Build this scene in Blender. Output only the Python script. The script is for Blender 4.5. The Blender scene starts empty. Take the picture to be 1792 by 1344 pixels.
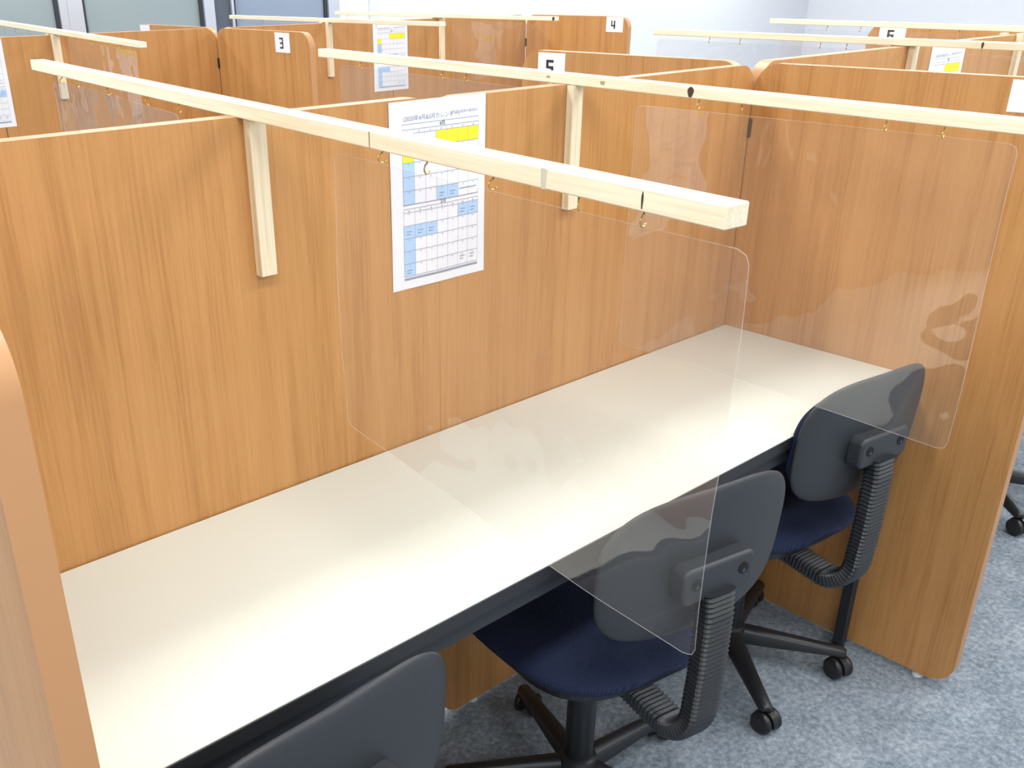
import bpy, bmesh, math, random
from mathutils import Vector, Matrix, noise

random.seed(7)
S = bpy.context.scene
COL = S.collection
PI = math.pi

# ------------------------------------------------------------------ camera
CAM = (-2.00573, -1.24482, 1.45836)
YAW, PITCH, ROLL = 0.70704, 0.44640, -0.01290
FPX = 1706.49
CXP, CYP = 751.41, 781.91          # principal point in the 1792x1344 frame (the photo is a crop)
cd = bpy.data.cameras.new('camera')
cam = bpy.data.objects.new('camera', cd)
COL.objects.link(cam)
cyw, syw = math.cos(YAW), math.sin(YAW)
fwd = Vector((syw*math.cos(PITCH), cyw*math.cos(PITCH), -math.sin(PITCH)))
rt = Vector((cyw, -syw, 0)); up = rt.cross(fwd)
r2 = math.cos(ROLL)*rt + math.sin(ROLL)*up
u2 = -math.sin(ROLL)*rt + math.cos(ROLL)*up
M = Matrix((r2, u2, -fwd)).transposed().to_4x4()
M.translation = Vector(CAM)
cam.matrix_world = M
cd.sensor_fit = 'HORIZONTAL'; cd.sensor_width = 36.0
cd.lens = FPX/1792*36.0
cd.shift_x = (896-CXP)/1792
cd.shift_y = -(672-CYP)/1792
cd.clip_start = 0.02; cd.clip_end = 60
S.camera = cam

# ------------------------------------------------------------------ world, lamps, exposure
S.view_settings.view_transform = 'Standard'
S.view_settings.look = 'None'
S.view_settings.exposure = 0.0
S.view_settings.gamma = 1.0
S.view_settings.use_curve_mapping = False
W = bpy.data.worlds.new('world'); S.world = W; W.use_nodes = True
W.node_tree.nodes['Background'].inputs[0].default_value = (0.8, 0.88, 1.0, 1)
W.node_tree.nodes['Background'].inputs[1].default_value = 0.6

CEIL = 2.65
LAMPW = 31.0
def ceiling_lamp(x, y, sx=1.2, sy=0.35):
    l = bpy.data.lights.new('ceiling_lamp', 'AREA'); l.shape = 'RECTANGLE'
    l.size = sx; l.size_y = sy; l.energy = LAMPW; l.color = (0.985, 1.0, 0.985)
    o = bpy.data.objects.new('ceiling_lamp', l); COL.objects.link(o)
    o.location = (x, y, CEIL-0.03)
for ly in (-3.0, -1.2, 0.7, 2.6, 4.5):
    for lx in (-4.2, -1.9, 0.4, 2.7, 5.0, 7.3):
        ceiling_lamp(lx, ly)

# ------------------------------------------------------------------ materials
def nodes(name):
    m = bpy.data.materials.new(name); m.use_nodes = True
    nt = m.node_tree; b = nt.nodes['Principled BSDF']
    return m, nt, b
def plain(name, col, rough=0.5, metal=0.0, spec=0.5, coat=0.0):
    m, nt, b = nodes(name)
    b.inputs['Base Color'].default_value = (*col, 1)
    b.inputs['Roughness'].default_value = rough
    b.inputs['Metallic'].default_value = metal
    b.inputs['Specular IOR Level'].default_value = spec
    b.inputs['Coat Weight'].default_value = coat
    return m
def N(nt, t, **kw):
    n = nt.nodes.new(t)
    for k, v in kw.items():
        if k in n.inputs: n.inputs[k].default_value = v
        else: setattr(n, k, v)
    return n
def ramp(nt, stops):
    r = nt.nodes.new('ShaderNodeValToRGB')
    e = r.color_ramp.elements
    e[0].position, e[0].color = stops[0][0], (*stops[0][1], 1)
    e[1].position, e[1].color = stops[-1][0], (*stops[-1][1], 1)
    for p, c in stops[1:-1]:
        k = e.new(p); k.color = (*c, 1)
    return r
def grain_material(name, dark, mid, light, scale, rough, seed=0.0, bump=0.02, fine=1.0, coat=0.0):
    m, nt, b = nodes(name)
    tc = N(nt, 'ShaderNodeTexCoord')
    mp = N(nt, 'ShaderNodeMapping'); mp.inputs['Scale'].default_value = scale
    mp.inputs['Location'].default_value = (seed, seed*1.7, seed*0.3)
    nt.links.new(tc.outputs['Object'], mp.inputs['Vector'])
    n1 = N(nt, 'ShaderNodeTexNoise', Scale=1.0, Detail=5.0, Roughness=0.62, Distortion=0.35)
    nt.links.new(mp.outputs[0], n1.inputs['Vector'])
    mp2 = N(nt, 'ShaderNodeMapping'); mp2.inputs['Scale'].default_value = tuple(s*5.5*fine for s in scale)
    nt.links.new(tc.outputs['Object'], mp2.inputs['Vector'])
    n2 = N(nt, 'ShaderNodeTexNoise', Scale=1.0, Detail=3.0, Roughness=0.6)
    nt.links.new(mp2.outputs[0], n2.inputs['Vector'])
    mx = N(nt, 'ShaderNodeMix'); mx.data_type = 'FLOAT'; mx.inputs[0].default_value = 0.42
    nt.links.new(n1.outputs[0], mx.inputs[2]); nt.links.new(n2.outputs[0], mx.inputs[3])
    rp = ramp(nt, [(0.36, dark), (0.5, mid), (0.64, light)])
    nt.links.new(mx.outputs[0], rp.inputs[0])
    nt.links.new(rp.outputs[0], b.inputs['Base Color'])
    b.inputs['Roughness'].default_value = rough
    b.inputs['Coat Weight'].default_value = coat
    bp = N(nt, 'ShaderNodeBump', Strength=bump, Distance=0.001)
    nt.links.new(n2.outputs[0], bp.inputs['Height']); nt.links.new(bp.outputs[0], b.inputs['Normal'])
    return m

M_WOOD = grain_material('beech_laminate', (.42, .190, .056), (.53, .258, .086), (.575, .292, .104), (26, 26, .75), .40, fine=1.5)
M_EDGE = plain('beech_edge_band', (.49, .25, .112), .4)
M_PINE = grain_material('pale_pine', (.74, .62, .42), (.84, .74, .55), (.90, .82, .64), (60, 1.5, 60), .55, 3.0)
M_PINEV = grain_material('pale_pine_upright', (.68, .55, .36), (.80, .68, .48), (.87, .77, .58), (60, 60, 1.5), .55, 5.0)
M_KNOT = plain('pine_knot', (.05, .028, .015), .7)
M_JOINT2 = plain('pale_joint', (.56, .52, .42), .7)
M_JOINT = plain('pine_joint', (.36, .30, .20), .7)
M_BRASS = plain('brass', (.75, .53, .20), .28, 1.0)
M_DESK = plain('desk_laminate', (.69, .71, .64), .22, 0, .5)
M_DESKEDGE = plain('desk_edge', (.022, .023, .026), .45)
M_STEEL = plain('slate_steel', (.022, .026, .033), .5)
M_PLASTIC = plain('black_plastic', (.016, .019, .024), .42)
M_SHELL = plain('charcoal_plastic', (.028, .032, .038), .48)
M_BASE = plain('base_plastic', (.016, .018, .021), .38)
M_RUB = plain('caster_rubber', (.012, .012, .014), .35)
M_HOLESHADE = plain('recess_shade', (.004, .004, .005), .9)  # near black, paints the shade inside the screw holes
M_CHROME = plain('dull_screw', (.12, .12, .13), .3, 1.0)
M_PAPER = plain('white_paper', (.86, .87, .92), .7)
M_YEL = plain('yellow_print', (.90, .85, .03), .7)
M_BLU = plain('light_blue_print', (.42, .64, .92), .7)
M_INK = plain('black_ink', (.02, .02, .025), .6)
M_LINE = plain('grey_ink', (.28, .32, .42), .7)
M_FOOT = plain('white_glide', (.75, .75, .75), .4)
M_WALL = plain('white_wall', (.71, .72, .76), .8)
M_WALLD = plain('duller_wall', (.66, .66, .66), .8)
M_CEIL = plain('white_ceiling', (.85, .85, .84), .9)
M_ALU = plain('aluminium', (.62, .65, .72), .35, .7)
M_HINGE = plain('dark_hinge', (.05, .04, .035), .4, .6)
M_DARKFR = plain('dark_frame', (.03, .035, .045), .4)

def pane_mat(name, col):
    m = plain(name, col, .18, 0, .6); return m
M_PANE1 = pane_mat('grey_green_pane', (.27, .32, .335))
M_PANE2 = pane_mat('blue_grey_pane', (.24, .29, .38))

def seat_fabric():
    m, nt, b = nodes('navy_mesh_fabric')
    tc = N(nt, 'ShaderNodeTexCoord')
    w = N(nt, 'ShaderNodeTexWave', Scale=115.0, Distortion=0.0); w.bands_direction = 'Y'
    nt.links.new(tc.outputs['Object'], w.inputs['Vector'])
    w2 = N(nt, 'ShaderNodeTexWave', Scale=115.0, Distortion=0.0); w2.bands_direction = 'X'
    nt.links.new(tc.outputs['Object'], w2.inputs['Vector'])
    mu = N(nt, 'ShaderNodeMath', operation='MULTIPLY')
    nt.links.new(w.outputs[1], mu.inputs[0]); nt.links.new(w2.outputs[1], mu.inputs[1])
    rp = ramp(nt, [(0.0, (.003, .006, .022)), (0.7, (.009, .021, .075))])
    nt.links.new(w.outputs[1], rp.inputs[0]); nt.links.new(rp.outputs[0], b.inputs['Base Color'])
    b.inputs['Roughness'].default_value = .85
    bp = N(nt, 'ShaderNodeBump', Strength=.5, Distance=.002)
    nt.links.new(mu.outputs[0], bp.inputs['Height']); nt.links.new(bp.outputs[0], b.inputs['Normal'])
    return m
M_SEAT = seat_fabric()

def carpet():
    m, nt, b = nodes('blue_grey_carpet')
    tc = N(nt, 'ShaderNodeTexCoord')
    n1 = N(nt, 'ShaderNodeTexNoise', Scale=75.0, Detail=4.0, Roughness=.75)
    n2 = N(nt, 'ShaderNodeTexNoise', Scale=9.0, Detail=3.0, Roughness=.6)
    nt.links.new(tc.outputs['Object'], n1.inputs['Vector']); nt.links.new(tc.outputs['Object'], n2.inputs['Vector'])
    mx = N(nt, 'ShaderNodeMix'); mx.data_type = 'FLOAT'; mx.inputs[0].default_value = .3
    nt.links.new(n1.outputs[0], mx.inputs[2]); nt.links.new(n2.outputs[0], mx.inputs[3])
    rp = ramp(nt, [(.36, (.13, .16, .19)), (.5, (.235, .275, .325)), (.64, (.38, .42, .47))])
    nt.links.new(mx.outputs[0], rp.inputs[0]); nt.links.new(rp.outputs[0], b.inputs['Base Color'])
    b.inputs['Roughness'].default_value = .95; b.inputs['Specular IOR Level'].default_value = .1
    bp = N(nt, 'ShaderNodeBump', Strength=.5, Distance=.004)
    nt.links.new(n1.outputs[0], bp.inputs['Height']); nt.links.new(bp.outputs[0], b.inputs['Normal'])
    return m
M_CARPET = carpet()

def film_mat():
    m = bpy.data.materials.new('clear_film'); m.use_nodes = True
    nt = m.node_tree; nt.nodes.clear()
    out = nt.nodes.new('ShaderNodeOutputMaterial')
    tr = N(nt, 'ShaderNodeBsdfTransparent'); tr.inputs[0].default_value = (.975, .975, .98, 1)
    gl = N(nt, 'ShaderNodeBsdfGlossy'); gl.inputs['Roughness'].default_value = .02
    fr = N(nt, 'ShaderNodeFresnel')
    ge = nt.nodes.new('ShaderNodeNewGeometry')          # same reflectance entering and leaving the film
    mi = N(nt, 'ShaderNodeMix'); mi.data_type = 'FLOAT'; mi.inputs[2].default_value = 1.95; mi.inputs[3].default_value = 1/1.95
    nt.links.new(ge.outputs['Backfacing'], mi.inputs[0]); nt.links.new(mi.outputs[0], fr.inputs['IOR'])
    tc = N(nt, 'ShaderNodeTexCoord')
    n1 = N(nt, 'ShaderNodeTexNoise', Scale=5.5, Detail=2.0, Roughness=.5, Distortion=.5)
    nt.links.new(tc.outputs['Object'], n1.inputs['Vector'])
    bp = N(nt, 'ShaderNodeBump', Strength=.35, Distance=.02)
    nt.links.new(n1.outputs[0], bp.inputs['Height'])
    nt.links.new(bp.outputs[0], gl.inputs['Normal'])
    mx = N(nt, 'ShaderNodeMixShader')
    nt.links.new(fr.outputs[0], mx.inputs[0]); nt.links.new(tr.outputs[0], mx.inputs[1]); nt.links.new(gl.outputs[0], mx.inputs[2])
    df = N(nt, 'ShaderNodeBsdfDiffuse'); df.inputs[0].default_value = (.9, .9, .92, 1)
    mz = N(nt, 'ShaderNodeMixShader'); mz.inputs[0].default_value = .035
    nt.links.new(mx.outputs[0], mz.inputs[1]); nt.links.new(df.outputs[0], mz.inputs[2])
    nt.links.new(mz.outputs[0], out.inputs['Surface'])
    return m
M_FILM = film_mat()
def rim_mat():
    m = bpy.data.materials.new('film_rim'); m.use_nodes = True
    nt = m.node_tree; nt.nodes.clear()
    out = nt.nodes.new('ShaderNodeOutputMaterial')
    tr = N(nt, 'ShaderNodeBsdfTransparent')
    df = N(nt, 'ShaderNodeBsdfDiffuse'); df.inputs[0].default_value = (.8, .8, .82, 1)
    mx = N(nt, 'ShaderNodeMixShader'); mx.inputs[0].default_value = .14
    nt.links.new(tr.outputs[0], mx.inputs[1]); nt.links.new(df.outputs[0], mx.inputs[2]); nt.links.new(mx.outputs[0], out.inputs['Surface'])
    return m
M_RIM = rim_mat()

# ------------------------------------------------------------------ mesh helpers
def obj(name, bm, mats, parent=None, smooth=False, autosmooth=None):
    me = bpy.data.meshes.new(name)
    bmesh.ops.recalc_face_normals(bm, faces=bm.faces)
    bm.to_mesh(me); bm.free()
    for m in (mats if isinstance(mats, (list, tuple)) else [mats]): me.materials.append(m)
    if smooth or autosmooth:
        for p in me.polygons: p.use_smooth = True
        if autosmooth:
            me.set_sharp_from_angle(angle=math.radians(autosmooth))
    o = bpy.data.objects.new(name, me); COL.objects.link(o)
    if parent is not None: o.parent = parent
    return o
def thing(name, label, cat, loc=(0, 0, 0), rz=0.0, group=None):
    o = bpy.data.objects.new(name, None); COL.objects.link(o)
    o.empty_display_size = .05
    o.location = loc; o.rotation_euler = (0, 0, rz)
    return tag(o, label, cat, group)
def tag(o, label, cat, group=None):
    o['label'] = label; o['category'] = cat
    if group: o['group'] = group
    return o
def struct(o):
    o['kind'] = 'structure'; return o
def bx(bm, x0, x1, y0, y1, z0, z1, bev=0.0, seg=2, mat=0, mtx=None):
    vs = [bm.verts.new((x, y, z)) for x in (x0, x1) for y in (y0, y1) for z in (z0, z1)]
    idx = [(0, 1, 3, 2), (4, 6, 7, 5), (0, 4, 5, 1), (2, 3, 7, 6), (0, 2, 6, 4), (1, 5, 7, 3)]
    fs = [bm.faces.new([vs[i] for i in f]) for f in idx]
    for f in fs: f.material_index = mat
    if mtx is not None: bmesh.ops.transform(bm, matrix=mtx, verts=vs)
    if bev > 0:
        es = list({e for f in fs for e in f.edges})
        bmesh.ops.bevel(bm, geom=es, offset=bev, segments=seg, profile=.5, affect='EDGES', material=mat)
def prism(bm, pts, ax, a0, a1, mat=0, rim=None):
    """pts: 2D outline; ax: 'x','y','z' extrusion axis from a0 to a1."""
    def P(p, a):
        return {'x': (a, p[0], p[1]), 'y': (p[0], a, p[1]), 'z': (p[0], p[1], a)}[ax]
    A = [bm.verts.new(P(p, a0)) for p in pts]; B = [bm.verts.new(P(p, a1)) for p in pts]
    n = len(pts)
    fa = bm.faces.new(A[::-1]); fb = bm.faces.new(B)
    fa.material_index = fb.material_index = mat
    for i in range(n):
        f = bm.faces.new((A[i], A[(i+1) % n], B[(i+1) % n], B[i])); f.material_index = mat if rim is None else rim
    return A, B
def rrect(x0, x1, y0, y1, r, seg=8):
    rs = r if isinstance(r, (list, tuple)) else [r]*4   # order: (x1,y0),(x1,y1),(x0,y1),(x0,y0)
    out = []
    for (cx, cy, a0), q in zip(((x1, y0, -90), (x1, y1, 0), (x0, y1, 90), (x0, y0, 180)), rs):
        ccx = cx-q if cx == x1 else cx+q; ccy = cy+q if cy == y0 else cy-q
        for k in range(seg+1):
            a = math.radians(a0+90*k/seg)
            out.append((ccx+q*math.cos(a), ccy+q*math.sin(a)))
    return out
def tube(bm, pts, r, seg=10, mat=0, caps=True):
    pts = [Vector(p) for p in pts]; n = len(pts)
    rr = r if isinstance(r, (list, tuple)) else [r]*n
    rings = []; ref = None
    for i, p in enumerate(pts):
        t = (pts[min(i+1, n-1)]-pts[max(i-1, 0)]).normalized()
        if ref is None:
            ref = Vector((0, 0, 1)) if abs(t.z) < .9 else Vector((1, 0, 0))
        a = (ref - t*ref.dot(t)).normalized(); ref = a; b = t.cross(a)
        rings.append([bm.verts.new(p+(a*math.cos(2*PI*k/seg)+b*math.sin(2*PI*k/seg))*rr[i]) for k in range(seg)])
    for i in range(n-1):
        for k in range(seg):
            f = bm.faces.new((rings[i][k], rings[i][(k+1) % seg], rings[i+1][(k+1) % seg], rings[i+1][k])); f.material_index = mat
    if caps:
        bm.faces.new(rings[0][::-1]).material_index = mat; bm.faces.new(rings[-1]).material_index = mat
def lathe(bm, prof, seg=24, mtx=None, mat=0):
    """prof: (radius, height) about z"""
    rings = []
    vs = []
    for r, z in prof:
        ring = [bm.verts.new((r*math.cos(2*PI*k/seg), r*math.sin(2*PI*k/seg), z)) for k in range(seg)]
        rings.append(ring); vs += ring
    for i in range(len(rings)-1):
        for k in range(seg):
            f = bm.faces.new((rings[i][k], rings[i][(k+1) % seg], rings[i+1][(k+1) % seg], rings[i+1][k])); f.material_index = mat
    bm.faces.new(rings[0][::-1]).material_index = mat; bm.faces.new(rings[-1]).material_index = mat
    if mtx is not None: bmesh.ops.transform(bm, matrix=mtx, verts=vs)

# ------------------------------------------------------------------ room shell
X0, X1, Y0, Y1 = -6.0, 9.3, -5.0, 5.2
def shell(name, x0, x1, y0, y1, z0, z1, m):
    bm = bmesh.new(); bx(bm, x0, x1, y0, y1, z0, z1)
    return struct(obj(name, bm, m))
shell('floor', X0, X1, Y0, Y1, -.1, 0, M_CARPET)
shell('ceiling', X0, X1, Y0, Y1, CEIL, CEIL+.1, M_CEIL)
shell('wall_front', X0, X1, Y0-.1, Y0, 0, CEIL, M_WALLD)
shell('wall_left', X0-.1, X0, Y0, Y1, 0, CEIL, M_WALLD)
shell('wall_right', X1, X1+.1, Y0, Y1, 0, CEIL, M_WALL)
WX = 2.66                                              # glazed stretch of the back wall ends here
shell('wall_back', WX, X1, Y1, Y1+.1, 0, CEIL, M_WALL)
bm = bmesh.new(); bx(bm, X0, WX, Y1, Y1+.1, 0, .25); bx(bm, X0, WX, Y1, Y1+.1, 2.2, CEIL)
struct(obj('wall_back_glazed', bm, M_WALL))
bm = bmesh.new(); bx(bm, 2.95, 3.05, Y1-.012, Y1-.001, .01, CEIL-.01, .003); struct(obj('trim_1', bm, plain('lilac_grey_panel', (.60, .61, .72), .6)))
bm = bmesh.new(); bx(bm, X1-.02, X1-.001, Y0+.02, Y1-.02, .001, .08); struct(obj('baseboard_right', bm, M_ALU))
def glazed(n, x0, x1, pm, fm, fw=.045, lw=None, rw=None, rm=None):
    """glazed bay of the back wall, frame with its pane"""
    z0, z1 = .25, 2.2
    lw = lw or fw; rw = rw or fw
    bm = bmesh.new()
    bx(bm, x0, x0+lw, Y1-.03, Y1+.06, z0, z1, .004)
    bx(bm, x1-rw, x1, Y1-.03, Y1+.06, z0, z1, .004)
    bx(bm, x0+lw, x1-rw, Y1-.02, Y1+.05, z0, z0+.06, .004)
    bx(bm, x0+lw, x1-rw, Y1-.02, Y1+.05, z1-.06, z1, .004)
    f = struct(obj('window_%d' % n, bm, fm))
    bm = bmesh.new(); bx(bm, x0+lw, x1-rw, Y1+.008, Y1+.02, z0+.06, z1-.06)
    obj('pane', bm, pm, f)
    bm = bmesh.new(); bx(bm, x0+lw, x0+lw+.022, Y1-.01, Y1+.008, z0+.06, z1-.06); bx(bm, x1-rw-.022, x1-rw, Y1-.01, Y1+.008, z0+.06, z1-.06)
    obj('gasket', bm, M_DARKFR, f)
    return f
glazed(1, -2.6, -.85, M_PANE1, M_ALU)
glazed(2, -.85, .60, M_PANE1, M_ALU, rw=.05)
glazed(3, .60, 1.62, M_PANE1, M_ALU, lw=.10, rw=.08)
bm = bmesh.new(); bx(bm, 1.62, 1.75, Y1-.01, Y1+.05, .25, 2.2, .003); struct(obj('trim_2', bm, plain('dark_slate_post', (.075, .09, .12), .45)))
glazed(4, 1.75, WX, M_PANE2, M_ALU, lw=.02, rw=.10)
glazed(5, X0, -2.6, M_PANE1, M_ALU)

# ------------------------------------------------------------------ partition panels
PB = .014
def feet(parent, pts):
    for (x, y) in pts:
        bm = bmesh.new(); lathe(bm, [(.012, 0), (.012, .006), (.006, .007), (.006, PB+.004)], 14, Matrix.Translation((x, y, 0)))
        obj('glide_foot', bm, M_FOOT, parent, smooth=False)
def panel_x(x0, x1, y, top, label, t=.03, r=.05, rr=None, group='wood partition panels'):
    """panel running along x with its front face at y"""
    root = thing('partition_panel', label, 'partition', ((x0+x1)/2, y, 0), 0, group)
    cx = (x0+x1)/2
    bm = bmesh.new(); prism(bm, rrect(x0-cx, x1-cx, PB, top, rr or r, 10), 'y', 0, t, 0, 1)
    obj('board', bm, [M_WOOD, M_EDGE], root, autosmooth=40)
    feet(root, [(x0-cx+.1, t/2), (x1-cx-.1, t/2)])
    return root
def panel_y(x, y0, y1, top, label, t=.025, r=.055, group='wood partition panels'):
    root = thing('partition_panel', label, 'partition', (x, (y0+y1)/2, 0), 0, group)
    cy = (y0+y1)/2
    bm = bmesh.new(); prism(bm, rrect(y0-cy, y1-cy, PB, top, r, 10), 'x', 0, t, 0, 1)
    obj('board', bm, [M_WOOD, M_EDGE], root, autosmooth=40)
    feet(root, [(t/2, y0-cy+.075), (t/2, y1-cy-.1)])
    return root
def hinge(parent, loc, size=(.008, .006, .020)):
    bm = bmesh.new()
    bx(bm, loc[0]-size[0]/2, loc[0]+size[0]/2, loc[1]-size[1]/2, loc[1]+size[1]/2, loc[2]-size[2], loc[2]+size[2], .002)
    return obj('hinge', bm, M_HINGE, parent)

H = 1.290
Lb = 1.84
P = {}
P['0a'] = panel_x(-Lb, -.9143, 0, 1.2905, 'wide wood back panel behind the white desk, left half, bearing the nearest strut')
P['0b'] = panel_x(-.9135, -.0005, 0, 1.2865, 'wood back panel behind the far half of the white desk, next to the big side panel', r=.05)
P['s0'] = panel_y(0, -.68, -.001, H, 'large wood side panel standing at the far right end of the white desk')
P['s5'] = panel_y(0, .031, .70, H, 'wood side panel behind the desk row bearing the number 5 card')
P['L0'] = panel_y(-1.865, -.68, -.001, H, 'nearest wood side panel cut by the left edge of the picture')
P['0c'] = panel_x(.0255, .95, .001, H, 'wood back panel of the neighbouring booth, right of the number 5 panel')
P['0d'] = panel_x(.953, 1.86, .001, H, 'wood back panel under the right picture edge, beyond the small calendar')
P['s6'] = panel_y(1.862, .032, .70, H, 'far right wood side panel with the number 6 card')
YB = 2.65
P['1a'] = panel_x(-1.65, -.728, YB, H, 'far left wood back panel carrying the cut off calendar')
P['1b'] = panel_x(-.725, .1885, YB, H, 'wood back panel left of the number 3 panel, behind the short batten')
P['s3'] = panel_y(.19, 1.975, YB-.001, H, 'wood side panel with the number 3 card')
P['s1'] = panel_y(.19, YB+.031, 3.36, H, 'wood panel end just showing over the back row, against the grey glass')
P['1c'] = panel_x(.2155, 1.12, YB, H, 'back row wood panel between the number 3 and number 4 panels, with calendar')
P['1d'] = panel_x(1.123, 2.0285, YB, H, 'back row wood panel joining the number 4 side panel')
P['s4'] = panel_y(2.03, 1.975, YB-.001, H, 'wood side panel with the number 4 card by the white wall')
hinge(P['0b'], (.4555, -.004, 1.155)); hinge(P['1b'], (.454, -.004, 1.155)); hinge(P['1d'], (.45, -.004, 1.155))
hinge(P['0b'], (.4555, -.004, .35))

# ------------------------------------------------------------------ number cards
DIG = {  # blocky glyphs on a 5 x 7 field, as filled boxes (x0,x1,y0,y1)
    '3': [(0, 4, 6, 7), (3, 4, 0, 6), (.6, 3, 3, 4), (.3, 3, 0, 1)],
    '4': [(0, 1, 3, 7), (0, 4, 2.2, 3.3), (2.6, 3.8, 0, 7)],
    '5': [(.1, 4, 6, 7.1), (.1, 1.3, 3.4, 6), (1.3, 4, 3.3, 4.4), (2.8, 4, 0.9, 3.3), (0, 4, 0, 1)],
    '6': [(.1, 4, 6, 7.1), (.1, 1.4, 0, 6), (1.4, 4, 3.3, 4.4), (2.8, 4, .9, 3.3), (1.4, 4, 0, 1)],
}
def number_card(x, yl, yr, zt, zb, digit, label):
    """card on the -x face of a side panel; yl = reader's left edge (larger y)"""
    w = yl-yr; h = zt-zb
    root = thing('number_card', label, 'sign', (x-.0006, (yl+yr)/2, (zt+zb)/2), 0, 'number cards on side panels')
    bm = bmesh.new(); bx(bm, -.0007, .0004, -w/2, w/2, -h/2, h/2)
    obj('card', bm, M_PAPER, root)
    if digit:
        bm = bmesh.new(); s = h*.55/7; ox = -.19*w
        for a, b, c, d in DIG[digit]:
            bx(bm, -.0016, -.0009, -(ox+b*s*1.15), -(ox+a*s*1.15), -h*.30+c*s, -h*.30+d*s)
        obj('digit', bm, M_INK, root)
    return root
number_card(0, .643, .549, 1.2855, 1.215, '5', 'white card reading 5 at the end of the panel behind the middle batten')
number_card(.19, 2.204, 2.104, 1.285, 1.215, '3', 'white card reading 3 in the upper left of the picture')
number_card(2.03, 2.11, 2.006, 1.288, 1.22, '4', 'white card reading 4 on the panel against the white wall')
number_card(1.862, .655, .555, 1.288, 1.218, '6', 'white card, its black number half hidden by battens, on the far right panel')
number_card(0, -.521, -.62, 1.286, 1.231, None, 'blank white card at the right picture edge on the large side panel')
number_card(.19, 3.345, 3.25, 1.288, 1.23, None, 'tiny white card on the panel end against the grey glass')

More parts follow.
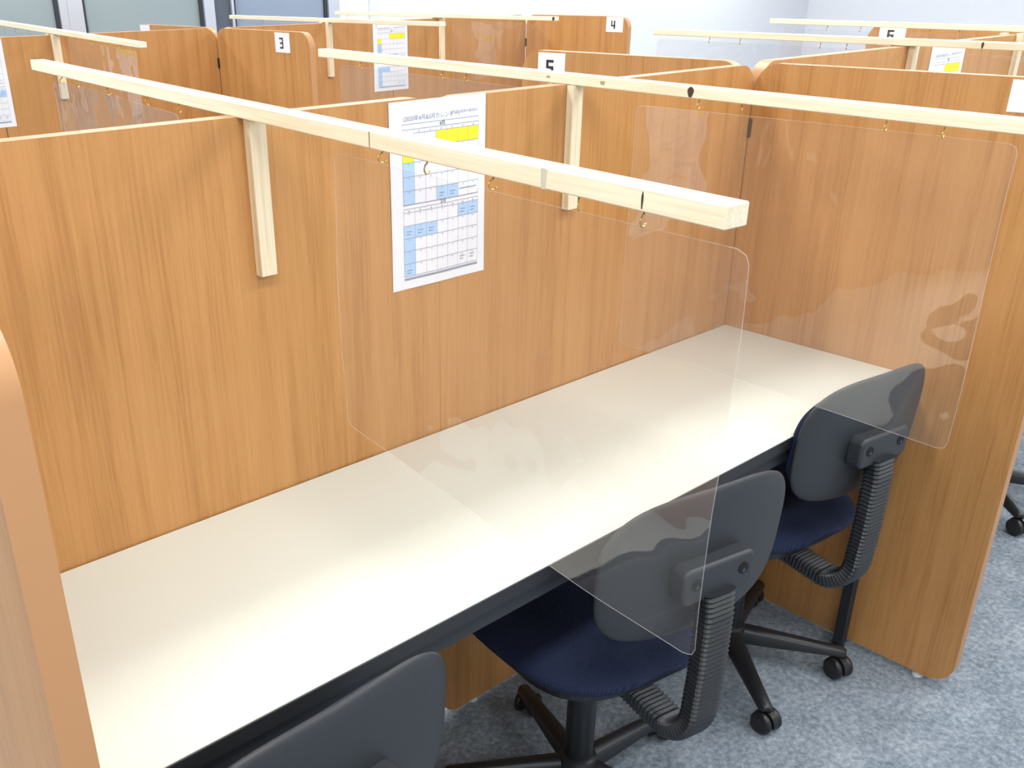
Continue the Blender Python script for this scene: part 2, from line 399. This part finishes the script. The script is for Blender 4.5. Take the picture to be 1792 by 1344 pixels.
# ------------------------------------------------------------------ calendars
def text_mesh(body, size, name, extrude=0.0):
    cu = bpy.data.curves.new(name, 'FONT'); cu.body = body; cu.size = size
    cu.align_x = 'CENTER'; cu.align_y = 'CENTER'; cu.resolution_u = 3
    o = bpy.data.objects.new(name, cu); COL.objects.link(o)
    dg = bpy.context.evaluated_depsgraph_get()
    me = bpy.data.meshes.new_from_object(o.evaluated_get(dg))
    bpy.data.objects.remove(o); bpy.data.curves.remove(cu)
    return me
CW, CH = .208, .302
def calendar_proto(x, y, ztop, label, group='calendar sheets taped to back panels'):
    root = thing('calendar_sheet', label, 'calendar', (x, y, ztop), 0, group)
    # local: x 0..CW, z 0..-CH, sheet bows slightly off the board
    def bow(u, v): return -.0012-.0016*math.sin(v*PI*1.0)*math.sin(u*PI)-.0008*math.sin(u*9+v*4)*v
    def P3(u, v, off=0): return (u*CW, bow(u, v)-off, -v*CH)
    nx, ny = 14, 20
    bm = bmesh.new()
    g = [[bm.verts.new(P3(i/nx, j/ny)) for i in range(nx+1)] for j in range(ny+1)]
    g2 = [[bm.verts.new(P3(i/nx, j/ny, -.0003)) for i in range(nx+1)] for j in range(ny+1)]
    for j in range(ny):
        for i in range(nx):
            bm.faces.new((g[j][i], g[j+1][i], g[j+1][i+1], g[j][i+1]))
            bm.faces.new((g2[j][i], g2[j][i+1], g2[j+1][i+1], g2[j+1][i]))
    for j in range(ny):
        for i in (0, nx): bm.faces.new((g[j][i], g[j+1][i], g2[j+1][i], g2[j][i]))
    for i in range(nx):
        for j in (0, ny): bm.faces.new((g[j][i], g[j][i+1], g2[j][i+1], g2[j][i]))
    pbm = bm
    def quad(bm, u0, u1, v0, v1, off, mat=0):
        n = max(1, int((u1-u0)*14)); m = max(1, int((v1-v0)*20))
        gg = [[bm.verts.new(P3(u0+(u1-u0)*i/n, v0+(v1-v0)*j/m, off)) for i in range(n+1)] for j in range(m+1)]
        for j in range(m):
            for i in range(n): bm.faces.new((gg[j][i], gg[j+1][i], gg[j+1][i+1], gg[j][i+1])).material_index = mat
    U0, U1 = .12, .92
    cu = lambda c: U0+(U1-U0)*c/7
    r1 = [.164+.074*k for k in range(6)]; r2 = [.576+.0705*k for k in range(6)]
    bm = pbm
    quad(bm, cu(3), cu(7), r1[0], r1[1], .0004, 1); quad(bm, cu(0), cu(1), r1[1], r1[2], .0004, 1)
    quad(bm, cu(0), cu(1), r1[2], r1[5], .0004, 2); quad(bm, cu(3), cu(5), r1[4], r1[5], .0004, 2)
    quad(bm, cu(5), cu(7), r2[0], r2[1], .0004, 2); quad(bm, cu(0), cu(3), r2[1], r2[2], .0004, 2); quad(bm, cu(0), cu(1), r2[2], r2[5], .0004, 2)
    t = .0012
    def hl(v, a=U0, b=U1, k=1.0): quad(bm, a, b, v-t*k, v+t*k, .0007, 3)
    def vl(u, a, b): quad(bm, u-t*.9, u+t*.9, a, b, .0007, 3)
    for v in [.116, .143]+r1: hl(v)
    hl(r1[5], k=1.8)
    for v in [.556]+r2: hl(v)
    for c in range(8):
        vl(cu(c), .143, r1[5]); vl(cu(c), .556, r2[5])
    vl(U0, .116, .143); vl(U1, .116, .143)
    quad(bm, U0, U1, .938, .950, .0007, 3)
    def words(c, v, n=2):
        for k in range(n): quad(bm, cu(c)+.025, cu(c)+.025+.055-.012*k, v+.016*k, v+.016*k+.0045, .0009, 3)
    for c in (3, 4): words(c, r1[4]+.035)
    quad(bm, cu(5)+.015, cu(7)-.02, r1[4]+.03, r1[4]+.035, .0009, 3)
    for c in (5, 6): words(c, r2[0]+.03)
    for c in (0, 1, 2): words(c, r2[1]+.03)
    words(0, r2[4]+.035, 2)
    for c in (5, 6): words(c, r2[4]+.02)
    # weekday marks and date marks
    for c in range(7):
        for v in (.152, .565): quad(bm, cu(c)+.047, cu(c)+.060, v, v+.006, .0009, 3)
        for v in r1[1:5]+r2[:5]: quad(bm, cu(c)+.052, cu(c)+.060, v+.006, v+.012, .0009, 3)
    obj('paper', bm, [M_PAPER, M_YEL, M_BLU, M_LINE], root, smooth=False)
    def put(body, size, u, v, nm, m=M_INK):
        me = text_mesh(body, size, nm)
        me.materials.clear(); me.materials.append(m)
        q = bpy.data.objects.new(nm, me); COL.objects.link(q); q.parent = root
        q.rotation_euler = (PI/2, 0, 0); q.location = (u*CW, bow(u, v)-.0009, -v*CH)
    put('(2020年4月&5月カレンダー)', .0098, .42, .090, 'title_text', M_LINE)
    put('※予定は変更の場合あり', .0058, .77, .082, 'note_text', M_LINE)
    put('4月', .0085, .53, .131, 'month_text'); put('5月', .0085, .53, .546, 'month_text')
    return root
def copy_tree(o, loc, label=None, rz=None, group=None):
    r = o.copy(); COL.objects.link(r); r.location = loc
    if rz is not None: r.rotation_euler = (0, 0, rz)
    if label: r['label'] = label
    if group: r['group'] = group
    def rec(a, b):
        for ch in list(a.children):
            c = ch.copy(); COL.objects.link(c); c.parent = b; rec(ch, c)
    for ch in list(o.children):
        c = ch.copy(); COL.objects.link(c); c.parent = r
        rec(ch, c)
    return r
cal = calendar_proto(-1.0175, 0, 1.288, 'large white calendar sheet with yellow and blue cells taped behind the nearest batten')
copy_tree(cal, (-.895, YB, 1.285), 'calendar sheet cut by the left picture edge on the back row')
copy_tree(cal, (1.008, YB, 1.283), 'calendar sheet on the back row seen through hanging clear film')
copy_tree(cal, (.838, .001, 1.284), 'calendar sheet in the right hand booth behind the upper battens')

# ------------------------------------------------------------------ batten frames, hooks and clear sheets
def hook_mesh():
    bm = bmesh.new()
    pts = [(0, 0, .004), (0, 0, -.008)]
    for k in range(0, 11):
        a = math.radians(90-k*24)
        pts.append((.0075*math.cos(a), 0, -.0155+.0075*math.sin(a)))
    tube(bm, pts, .0013, 8)
    lathe(bm, [(.0035, -.0012), (.0035, 0)], 12)
    me = bpy.data.meshes.new('hook'); bm.to_mesh(me); bm.free()
    me.materials.append(M_BRASS)
    for p in me.polygons: p.use_smooth = True
    return me
HOOK = hook_mesh()
def sheet(A, B, zb, ztA, ztB, label, zbB=None, bulge=.010, seed=0., group='clear vinyl sheets', curl=.0):
    """clear sheet hung from (x,y) A to (x,y) B; zb bottoms, zt tops"""
    A = Vector((A[0], A[1], 0)); B = Vector((B[0], B[1], 0)); zbB = zb if zbB is None else zbB
    d = (B-A); L = d.length; t = d.normalized(); n = Vector((-t.y, t.x, 0))
    nx, ny = 48, 36; rad = .012
    root_loc = (A+B)/2
    bm = bmesh.new(); F = []; K = []
    def pos(i, j, off):
        u = i/nx; v = j/ny
        zt = ztA+(ztB-ztA)*u; z0 = zb+(zbB-zb)*u; h = zt-z0
        x = u*L; z = v*h
        # round the four corners
        dx = rad-min(x, L-x); dz = rad-min(z, h-z)
        if dx > 0 and dz > 0:
            q = math.hypot(dx, dz); m = max(dx, dz)
            if q > 0:
                s = m/q
                x = (rad-dx*s) if x < L/2 else L-(rad-dx*s)
                z = (rad-dz*s) if z < h/2 else h-(rad-dz*s)
        w = bulge*(1-v*.7)*0 + bulge*(math.sin(u*3.1+seed)*.6*(1-v)+.35*math.sin(u*7+v*3+seed*2)*(.3+.7*math.sin(v*PI))+.22*math.sin(v*6+u*4+seed))
        w += .0006*math.sin(u*21+v*9+seed)*math.sin(v*13-u*6)
        w += curl*(1-v)**2*(1-u)
        zz = zt-(h-z)
        return A+t*x+n*(w+off)+Vector((0, 0, zz))-root_loc
    for j in range(ny+1):
        F.append([bm.verts.new(pos(i, j, 0)) for i in range(nx+1)])
    for j in range(ny):
        for i in range(nx): bm.faces.new((F[j][i], F[j][i+1], F[j+1][i+1], F[j+1][i]))
    # the cut edge of the sheet: a fine bead all round
    loop = [(i, 0) for i in range(nx)]+[(nx, j) for j in range(ny)]+[(i, ny) for i in range(nx, 0, -1)]+[(0, j) for j in range(ny, 0, -1)]
    pts = [pos(i, j, 0) for i, j in loop]; m_ = len(pts); prev = None; first = None
    for k in range(m_+1):
        p = pts[k % m_]; td = (pts[(k+1) % m_]-pts[(k-1) % m_])
        td = td.normalized() if td.length > 1e-9 else t
        b_ = td.cross(n).normalized()
        ring = first if k == m_ else [bm.verts.new(p+n*c1*.0005+b_*c2*.0005) for c1, c2 in ((1, 0), (0, 1), (-1, 0), (0, -1))]
        if prev:
            for q in range(4): bm.faces.new((prev[q], prev[(q+1) % 4], ring[(q+1) % 4], ring[q])).material_index = 1
        else: first = ring
        prev = ring
    o = obj('clear_sheet', bm, [M_FILM, M_RIM], None, smooth=True)
    o.location = root_loc
    return tag(o, label, 'clear divider sheet', group)

def frame(far, near, w, h, strut_x, strut_y, strut_len, label, hooks, marks=(), strut_w=.027, strut_t=.017, back=True, grp='pine batten frames on the panels'):
    """far/near: (x,y,z bottom) of the batten ends"""
    Fv, Nv = Vector(far), Vector(near)
    d = Nv-Fv; L = d.length; t = d.normalized()
    side = Vector((t.y, -t.x, 0)).normalized(); upv = side.cross(t)
    if upv.z < 0: upv = -upv; side = -side
    root = thing('batten_frame', label, 'wooden batten', (strut_x, strut_y, strut_len and 1.07 or 1.07), 0, grp)
    org = Vector(root.location)
    # batten mesh in its own frame: local y along the batten
    bm = bmesh.new(); bx(bm, -w/2, w/2, -L/2, L/2, 0, h, .0012, 1)
    o = obj('batten', bm, M_PINE, root)
    mid = (Fv+Nv)/2
    rot = Matrix((side, t, upv)).transposed().to_4x4()
    o.matrix_local = Matrix.Translation(mid-org) @ rot
    def along(s, a=0, b=0):                            # s metres from the near end
        return Nv-t*s+side*a+upv*b-org
    # the two uprights, one each side of the board
    bm = bmesh.new(); sx = strut_w/2
    zt = Fv.z+(Nv.z-Fv.z)*((strut_y-Fv.y)/(Nv.y-Fv.y))-.0005-org.z
    bx(bm, -sx, sx, -strut_t, -.0003, 1.29-strut_len-org.z, zt-.0003, .001, 1)
    obj('strut', bm, M_PINEV, root)
    if back:
        bm = bmesh.new(); bx(bm, -sx, sx, .0305, .0305+strut_t, 1.29-strut_len-org.z, zt-.0003, .001, 1)
        obj('strut', bm, M_PINEV, root)
    for y in hooks:
        s = (y-Nv.y)/(Fv.y-Nv.y)*L
        q = bpy.data.objects.new('hook', HOOK); COL.objects.link(q); q.parent = root
        q.location = along(s); q.scale = (.72, .72, .72); q.rotation_euler = (0, 0, random.choice((PI, PI*.9, PI*1.15))+.2)
    for (s, b0, b1, wd, m) in marks:                   # marks on the left face: s from near end
        bm = bmesh.new()
        pts = []
        n = 12
        for k in range(n):
            a = 2*PI*k/n
            ca, sa = math.cos(a), math.sin(a)
            if m is not M_KNOT: ca, sa = (abs(ca)**.15)*(1 if ca > 0 else -1), (abs(sa)**.15)*(1 if sa > 0 else -1)
            pts.append((s+wd/2*ca*(1+.15*math.sin(3*a)), b0+(b1-b0)/2*(1+sa)))
        vs = [bm.verts.new(along(p[0], w/2+.0003, p[1])) for p in pts]
        vs2 = [bm.verts.new(along(p[0], w/2-.0004, p[1])) for p in pts]
        bm.faces.new(vs); bm.faces.new(vs2[::-1])
        for k in range(n): bm.faces.new((vs[k], vs[(k+1) % n], vs2[(k+1) % n], vs2[k]))
        obj('knot' if m is M_KNOT else 'joint_mark', bm, m, root)
    return root
B1F, B1N = (-1.213, .905, 1.3015), (-1.325, -.822, 1.2795)
frame(B1F, B1N, .0285, .0195, -1.263, 0, .225, 'nearest pine batten frame crossing the white desk',
      (-.335, -.42, -.53, -.65, -.728, .765, .68, .52, .34, .22),
      ((.085, .002, .017, .0022, M_KNOT), (.205, 0, .0190, .007, M_JOINT2), (.493, 0, .0190, .0025, M_JOINT)))
B2F, B2N = (-.575, .80, 1.2975), (-.605, -.80, 1.2745)
frame(B2F, B2N, .027, .018, -.594, 0, .225, 'second pine batten frame, with a dark knot, over the far part of the desk',
      (-.274, -.354, -.587, -.667, .647, .361, .288),
      ((.535, .001, .0175, .012, M_KNOT), (.85, .008, .012, .008, M_JOINT), (.72, .006, .012, .010, M_JOINT)))
frame((-.455, 3.40, 1.312), (-.515, 1.87, 1.275), .027, .017, -.491, YB, .225, 'short looking pine batten at the upper left, in front of the far left panel',
      (1.95, 2.05, 2.3, 2.45, 2.95, 3.1, 3.25))
frame((.765, 3.50, 1.293), (.755, 1.87, 1.293), .027, .017, .755, YB, .225, 'pine batten frame on the back row beside the number 3 panel',
      (3.4, 3.2, 2.9, 2.3, 2.0))
frame((1.42, 3.50, 1.293), (1.41, 1.87, 1.293), .027, .017, 1.43, YB, .225, 'farthest pine batten frame near the number 4 panel',
      (3.4, 3.2, 2.9, 2.3, 2.0), ((.008, 0, .017, .014, M_KNOT),))
frame((.735, .83, 1.2935), (.66, -.80, 1.290), .027, .017, .714, .001, .225, 'pine batten frame in the right booth, left of its calendar',
      (.62, .51, .25, .17), ((.61, .001, .0165, .006, M_KNOT),))
frame((1.55, .92, 1.2975), (1.35, -.80, 1.2935), .027, .017, 1.40, .001, .225, 'rearmost pine batten frame at the right picture edge',
      (.68, .55, .3, .2))

def on_line(F_, N_, y):
    k = (y-N_[1])/(F_[1]-N_[1]); return (N_[0]+(F_[0]-N_[0])*k, y)
sheet(on_line(B1F, B1N, -.838), on_line(B1F, B1N, -.225), .872, 1.264, 1.268, 'large clear sheet hanging over the near part of the desk and the middle chair', zbB=.900, seed=.4)
sheet(on_line(B1F, B1N, .215), on_line(B1F, B1N, .83), .87, 1.275, 1.285, 'clear sheet behind the desk panel, hung from the far half of the nearest batten', seed=1.9, bulge=.02)
sheet(on_line(B2F, B2N, -.765), on_line(B2F, B2N, -.148), .832, 1.262, 1.262, 'clear sheet in front of the large side panel and the far chair', seed=2.6, bulge=.013)
sheet(on_line(B2F, B2N, .12), on_line(B2F, B2N, .735), .84, 1.272, 1.283, 'clear sheet behind the desk row, veiling the back row calendar', seed=.9)
sheet((-.512, 1.93), (-.492, 2.52), .85, 1.262, 1.278, 'clear sheet under the end of the upper left batten', seed=3.3)
sheet((-.478, 2.78), (-.46, 3.34), .85, 1.285, 1.296, 'clear sheet beyond the far left panel, at the picture edge', seed=5.2, bulge=.02)
sheet((.763, 2.78), (.765, 3.42), .85, 1.28, 1.28, 'clear sheet behind the back row against the blue grey glass', seed=4.1)
sheet((1.411, 1.93), (1.415, 2.55), .85, 1.28, 1.28, 'clear sheet hanging in front of the panel beside number 4', seed=1.2, bulge=.015)
sheet((.705, .12), (.733, .82), .84, 1.277, 1.281, 'clear sheet against the white wall, left end of the right booth batten', seed=2.2, bulge=.015)
sheet((1.46, .14), (1.535, .86), .84, 1.282, 1.285, 'rearmost clear sheet against the white wall, under the farthest right batten', seed=.2)
sheet((.675, -.77), (.705, -.14), .84, 1.275, 1.277, 'clear sheet at the right edge, inside the right booth', seed=6.2)

# ------------------------------------------------------------------ desks
DD = .4516
def desk(x0, x1, label, y=0):
    cx = (x0+x1)/2; hx = (x1-x0)/2
    root = thing('long_desk', label, 'desk', (cx, y, 0), 0, 'long white desks')
    bm = bmesh.new(); bx(bm, -hx, hx, -DD, -.0035, .6985, .700)
    obj('worktop', bm, M_DESK, root)
    bm = bmesh.new(); bx(bm, -hx, hx, -DD-.0012, -.0005, .676, .6984, .0006, 1)  # runs past the worktop's back, a dark sliver painting the gap's shade
    obj('worktop_edge', bm, M_DESKEDGE, root)
    bm = bmesh.new(); bx(bm, -hx+.02, hx-.02, -DD+.006, -DD+.036, .645, .6755, .002, 1)
    obj('front_rail', bm, M_STEEL, root)
    bm = bmesh.new(); bx(bm, -hx+.02, hx-.02, -.045, -.015, .645, .6755, .002, 1)
    obj('back_rail', bm, M_STEEL, root)
    for s in (-1, 1):
        for yy in (-DD+.021, -.045):
            bm = bmesh.new(); a = s*(hx-.022)
            bx(bm, a-.011, a+.011, yy-.0125, yy+.0125, .012, .645, .002, 1)
            l = obj('leg', bm, M_STEEL, root)
            bm = bmesh.new(); lathe(bm, [(.014, 0), (.014, .008), (.008, .0122)], 12, Matrix.Translation((a, yy, 0))); obj('leg_foot', bm, M_BASE, l)
    return root
desk(-Lb+.001, -.001, 'long white topped desk with dark steel frame filling the near booth')
desk(.027, 1.86, 'desk of the right hand booth, hidden behind the large side panel', .001)

# ------------------------------------------------------------------ chairs
def superpt(a, w, h, n=3.2):
    c, s = math.cos(a), math.sin(a)
    return (w*abs(c)**(2/n)*(1 if c >= 0 else -1), h*abs(s)**(2/n)*(1 if s >= 0 else -1))
def shell_surface(bm, w, h, zc, yback, thick, curve, n=3.2, rings=9, seg=56, dome=.0, taper=.0, mat=0, sgn=-1):
    """rounded backrest slab: local x width, z height; the face toward -y is the back"""
    def P(r, a, side):
        x, z = superpt(a, w, h, n)
        x *= r; z *= r
        x *= 1+taper*(z/h)
        y = yback + curve*(x/w)**2 + .010*(z/h)**2*(-1)*0
        y += side*(thick/2)*math.sqrt(max(0, 1-r**8)) + side*dome*(1-r*r)
        return (x, y-(z)*.07, zc+z)
    for side in (-1, 1):
        prev = None
        c = bm.verts.new(P(0, 0, side))
        for k in range(1, rings+1):
            r = math.sin(k/rings*PI/2)**.8 if k < rings else 1.0
            if k == rings and side == 1: ring = first
            else: ring = [bm.verts.new(P(r, 2*PI*i/seg, side)) for i in range(seg)]
            if k == rings and side == -1: first = ring
            for i in range(seg):
                j = (i+1) % seg
                if prev is None: bm.faces.new((c, ring[i], ring[j]) if side < 0 else (c, ring[j], ring[i])).material_index = mat
                else: bm.faces.new((prev[i], ring[i], ring[j], prev[j]) if side < 0 else (prev[i], prev[j], ring[j], ring[i])).material_index = mat
            prev = ring
def seat_bm(w, d, z0, z1, n=3.0, seg=60):
    bm = bmesh.new()
    prof = [(0.0, z0), (.86, z0), (.95, z0+.008), (1.0, (z0+z1)/2-.004), (.995, (z0+z1)/2+.008), (.96, z1-.010), (.90, z1-.002), (.8, z1+.002), (.5, z1+.003), (.2, z1), (0, z1)]
    prev = None; c0 = bm.verts.new((0, 0, z0)); c1 = bm.verts.new((0, 0, z1))
    for (r, z) in prof[1:-1]:
        ring = []
        for i in range(seg):
            x, y = superpt(2*PI*i/seg, w, d, n)
            x *= (1+.06*(y/d))                     # slightly wider at the front
            zz = z-.012*max(0, (y/d)*r)**3 * (1 if z > z0+.01 else 0)
            ring.append(bm.verts.new((x*r, y*r, zz)))
        for i in range(seg):
            j = (i+1) % seg
            if prev is None: bm.faces.new((c0, ring[j], ring[i]))
            else: bm.faces.new((prev[i], prev[j], ring[j], ring[i]))
        prev = ring
    for i in range(seg): bm.faces.new((prev[i], prev[(i+1) % seg], c1))
    return bm
SEATZ = .450
BACKY = -.250
def make_chair(x, y, rz, base_rot, label):
    root = thing('office_chair', label, 'chair', (x, y, 0), rz, 'navy task chairs at the desks')
    # seat
    obj('seat', seat_bm(.205, .20, SEATZ-.045, SEATZ), M_SEAT, root, smooth=True)
    bm = bmesh.new(); prism(bm, [superpt(2*PI*i/40, .175, .17, 3) for i in range(40)], 'z', SEATZ-.062, SEATZ-.046)
    obj('seat_pan', bm, M_BASE, root)
    bm = bmesh.new(); bx(bm, -.06, .06, -.10, .07, SEATZ-.095, SEATZ-.0625, .01)
    mech = obj('tilt_mechanism', bm, M_BASE, root, autosmooth=40)
    bm = bmesh.new(); tube(bm, [(.05, .03, SEATZ-.08), (.16, .04, SEATZ-.085), (.19, .045, SEATZ-.095)], [.005, .005, .009]); obj('height_lever', bm, M_BASE, mech, smooth=True)
    # backrest
    zc = .678
    bm = bmesh.new(); shell_surface(bm, .184, .126, zc, BACKY, .018, .024, 3.3)
    obj('backrest_shell', bm, M_SHELL, root, smooth=True)
    bm = bmesh.new(); shell_surface(bm, .165, .108, zc-.008, BACKY+.022, .032, .024, 3.1, dome=.004)
    obj('back_cushion', bm, M_SEAT, root, smooth=True)
    # raised bracket across the back of the shell
    bm = bmesh.new()
    prism(bm, rrect(-.070, .070, zc-.045, zc+.016, .014, 6), 'y', BACKY-.036, BACKY-.002)
    br = obj('backrest_bracket', bm, M_SHELL, root, autosmooth=35)
    md = br.modifiers.new('soften', 'BEVEL'); md.width = .006; md.segments = 3; md.limit_method = 'ANGLE'
    for sx in (-.046, .046):
        bm = bmesh.new(); mtx = Matrix.Translation((sx, BACKY-.0363, zc-.010)) @ Matrix.Rotation(PI/2, 4, 'X')
        lathe(bm, [(.0098, 0), (.0098, .0008)], 18, mtx); h_ = obj('recess_shade_disc', bm, M_HOLESHADE, br)  # flat black disc on the bracket, painted shade of a hole
        bm = bmesh.new(); mtx = Matrix.Translation((sx, BACKY-.0372, zc-.0135)) @ Matrix.Rotation(PI/2, 4, 'X')
        lathe(bm, [(.0035, 0), (.0035, .0006)], 12, mtx); obj('screw', bm, M_CHROME, h_)
    # ribbed J shaped bellows over the back bar
    ctrl = [(0, BACKY-.030, zc-.035), (0, BACKY-.034, .60), (0, BACKY-.034, .50), (0, BACKY-.030, .42)]
    pts = [Vector(c) for c in ctrl]
    R_ = .075; cyc = BACKY-.030+R_
    arc = [Vector((0, cyc-R_*math.cos(a), .42-R_*math.sin(a))) for a in [math.radians(k) for k in range(8, 79, 7)]]
    tail = [Vector((0, -.085, SEATZ-.088))]
    path = pts+arc+tail
    # resample evenly
    seg_l = [(path[i+1]-path[i]).length for i in range(len(path)-1)]; tot = sum(seg_l)
    step = .0042; n = int(tot/step); smp = []
    for k in range(n+1):
        s = tot*k/n; i = 0
        while i < len(seg_l)-1 and s > seg_l[i]: s -= seg_l[i]; i += 1
        smp.append(path[i].lerp(path[i+1], min(1, s/seg_l[i])))
    bm = bmesh.new(); prev = None
    sec = rrect(-.5, .5, -.5, .5, .22, 3)
    for k, p in enumerate(smp):
        tdir = (smp[min(k+1, n)]-smp[max(k-1, 0)]).normalized()
        nrm = Vector((1, 0, 0)).cross(tdir).normalized()
        ph = k % 2
        ww, tt = (.058, .036) if ph == 0 else (.052, .030)
        ring = [bm.verts.new(p+Vector((1, 0, 0))*a*ww+nrm*b*tt) for a, b in sec]
        if prev:
            for i in range(len(ring)): bm.faces.new((prev[i], prev[(i+1) % len(ring)], ring[(i+1) % len(ring)], ring[i]))
        else: bm.faces.new(ring[::-1])
        prev = ring
    bm.faces.new(prev)
    obj('bellows', bm, M_PLASTIC, root)
    # gas column
    bm = bmesh.new(); lathe(bm, [(.024, .085), (.0275, .09), (.0275, .24), (.030, .242), (.030, .258), (.0265, .262), (.0265, .33), (.0225, .333), (.0225, SEATZ-.09)], 28)
    obj('gas_column', bm, M_BASE, root, autosmooth=40)
    # five star base
    bm = bmesh.new(); lathe(bm, [(.030, .055), (.038, .062), (.040, .088), (.034, .102), (.026, .106)], 28)
    hub = obj('base_hub', bm, M_BASE, root, autosmooth=40)
    for k in range(5):
        a = base_rot-rz+k*2*PI/5
        R3 = Matrix.Rotation(a, 4, 'Z')
        bm = bmesh.new()
        secs = [(.022, .019, .058, .098), (.10, .0175, .056, .090), (.19, .0155, .056, .080), (.255, .0145, .056, .073), (.262, .010, .058, .068)]
        prev = None
        for (rr, hw, z0, z1) in secs:
            sec2 = [(-hw, z0), (hw, z0), (hw, z1-.010), (hw*.62, z1-.002), (0, z1), (-hw*.62, z1-.002), (-hw, z1-.010)]
            ring = [bm.verts.new(R3 @ Vector((rr, s_, z_))) for s_, z_ in sec2]
            if prev:
                for i in range(7): bm.faces.new((prev[i], prev[(i+1) % 7], ring[(i+1) % 7], ring[i]))
            else: bm.faces.new(ring[::-1])
            prev = ring
        bm.faces.new(prev)
        obj('base_leg', bm, M_BASE, root, autosmooth=50)
        # caster
        sw = a+[.5, -.9, 1.4, .2, 2.2][k]
        CM = Matrix.Translation(R3 @ Vector((.242, 0, 0))) @ Matrix.Rotation(sw, 4, 'Z')
        bm = bmesh.new(); tube(bm, [CM @ Vector((0, 0, .036)), CM @ Vector((0, 0, .058))], .0055, 10)
        # hood
        hd = []
        for i in range(0, 13):
            an = math.radians(-10+i*15); hd.append((.012+.0275*math.cos(an), .0265+.0275*math.sin(an)))
        vsA = [bm.verts.new(CM @ Vector((px, -.0065, pz))) for px, pz in hd]; vsB = [bm.verts.new(CM @ Vector((px, .0065, pz))) for px, pz in hd]
        bm.faces.new(vsA[::-1]); bm.faces.new(vsB)
        for i in range(13): bm.faces.new((vsA[i], vsA[(i+1) % 13], vsB[(i+1) % 13], vsB[i]))
        cs = obj('caster', bm, M_RUB, root, autosmooth=40)
        for s_ in (-1, 1):
            bm = bmesh.new()
            WM = CM @ Matrix.Translation((.012, s_*.0155, .0262)) @ Matrix.Rotation(PI/2, 4, 'X')
            lathe(bm, [(.012, -.0085), (.021, -.0080), (.0255, -.0040), (.0262, 0), (.0255, .0040), (.021, .0080), (.012, .0085)], 26, WM)
            obj('wheel', bm, M_RUB, cs, smooth=True)
    return root
make_chair(-.262, -.272, math.radians(-8), -2.235, 'farthest navy chair, its back in front of the large side panel')
make_chair(-.850, -.326, math.radians(-11), -.06, 'middle navy chair with its back seen through the hanging clear sheet')
make_chair(-1.592, -.338, math.radians(3), 0.0, 'nearest navy chair, only its grey back showing at the bottom edge')
make_chair(1.02, -.32, math.radians(-10), math.atan2(-.14, -.17)+.1, 'chair just showing at the right picture edge beyond the side panel')
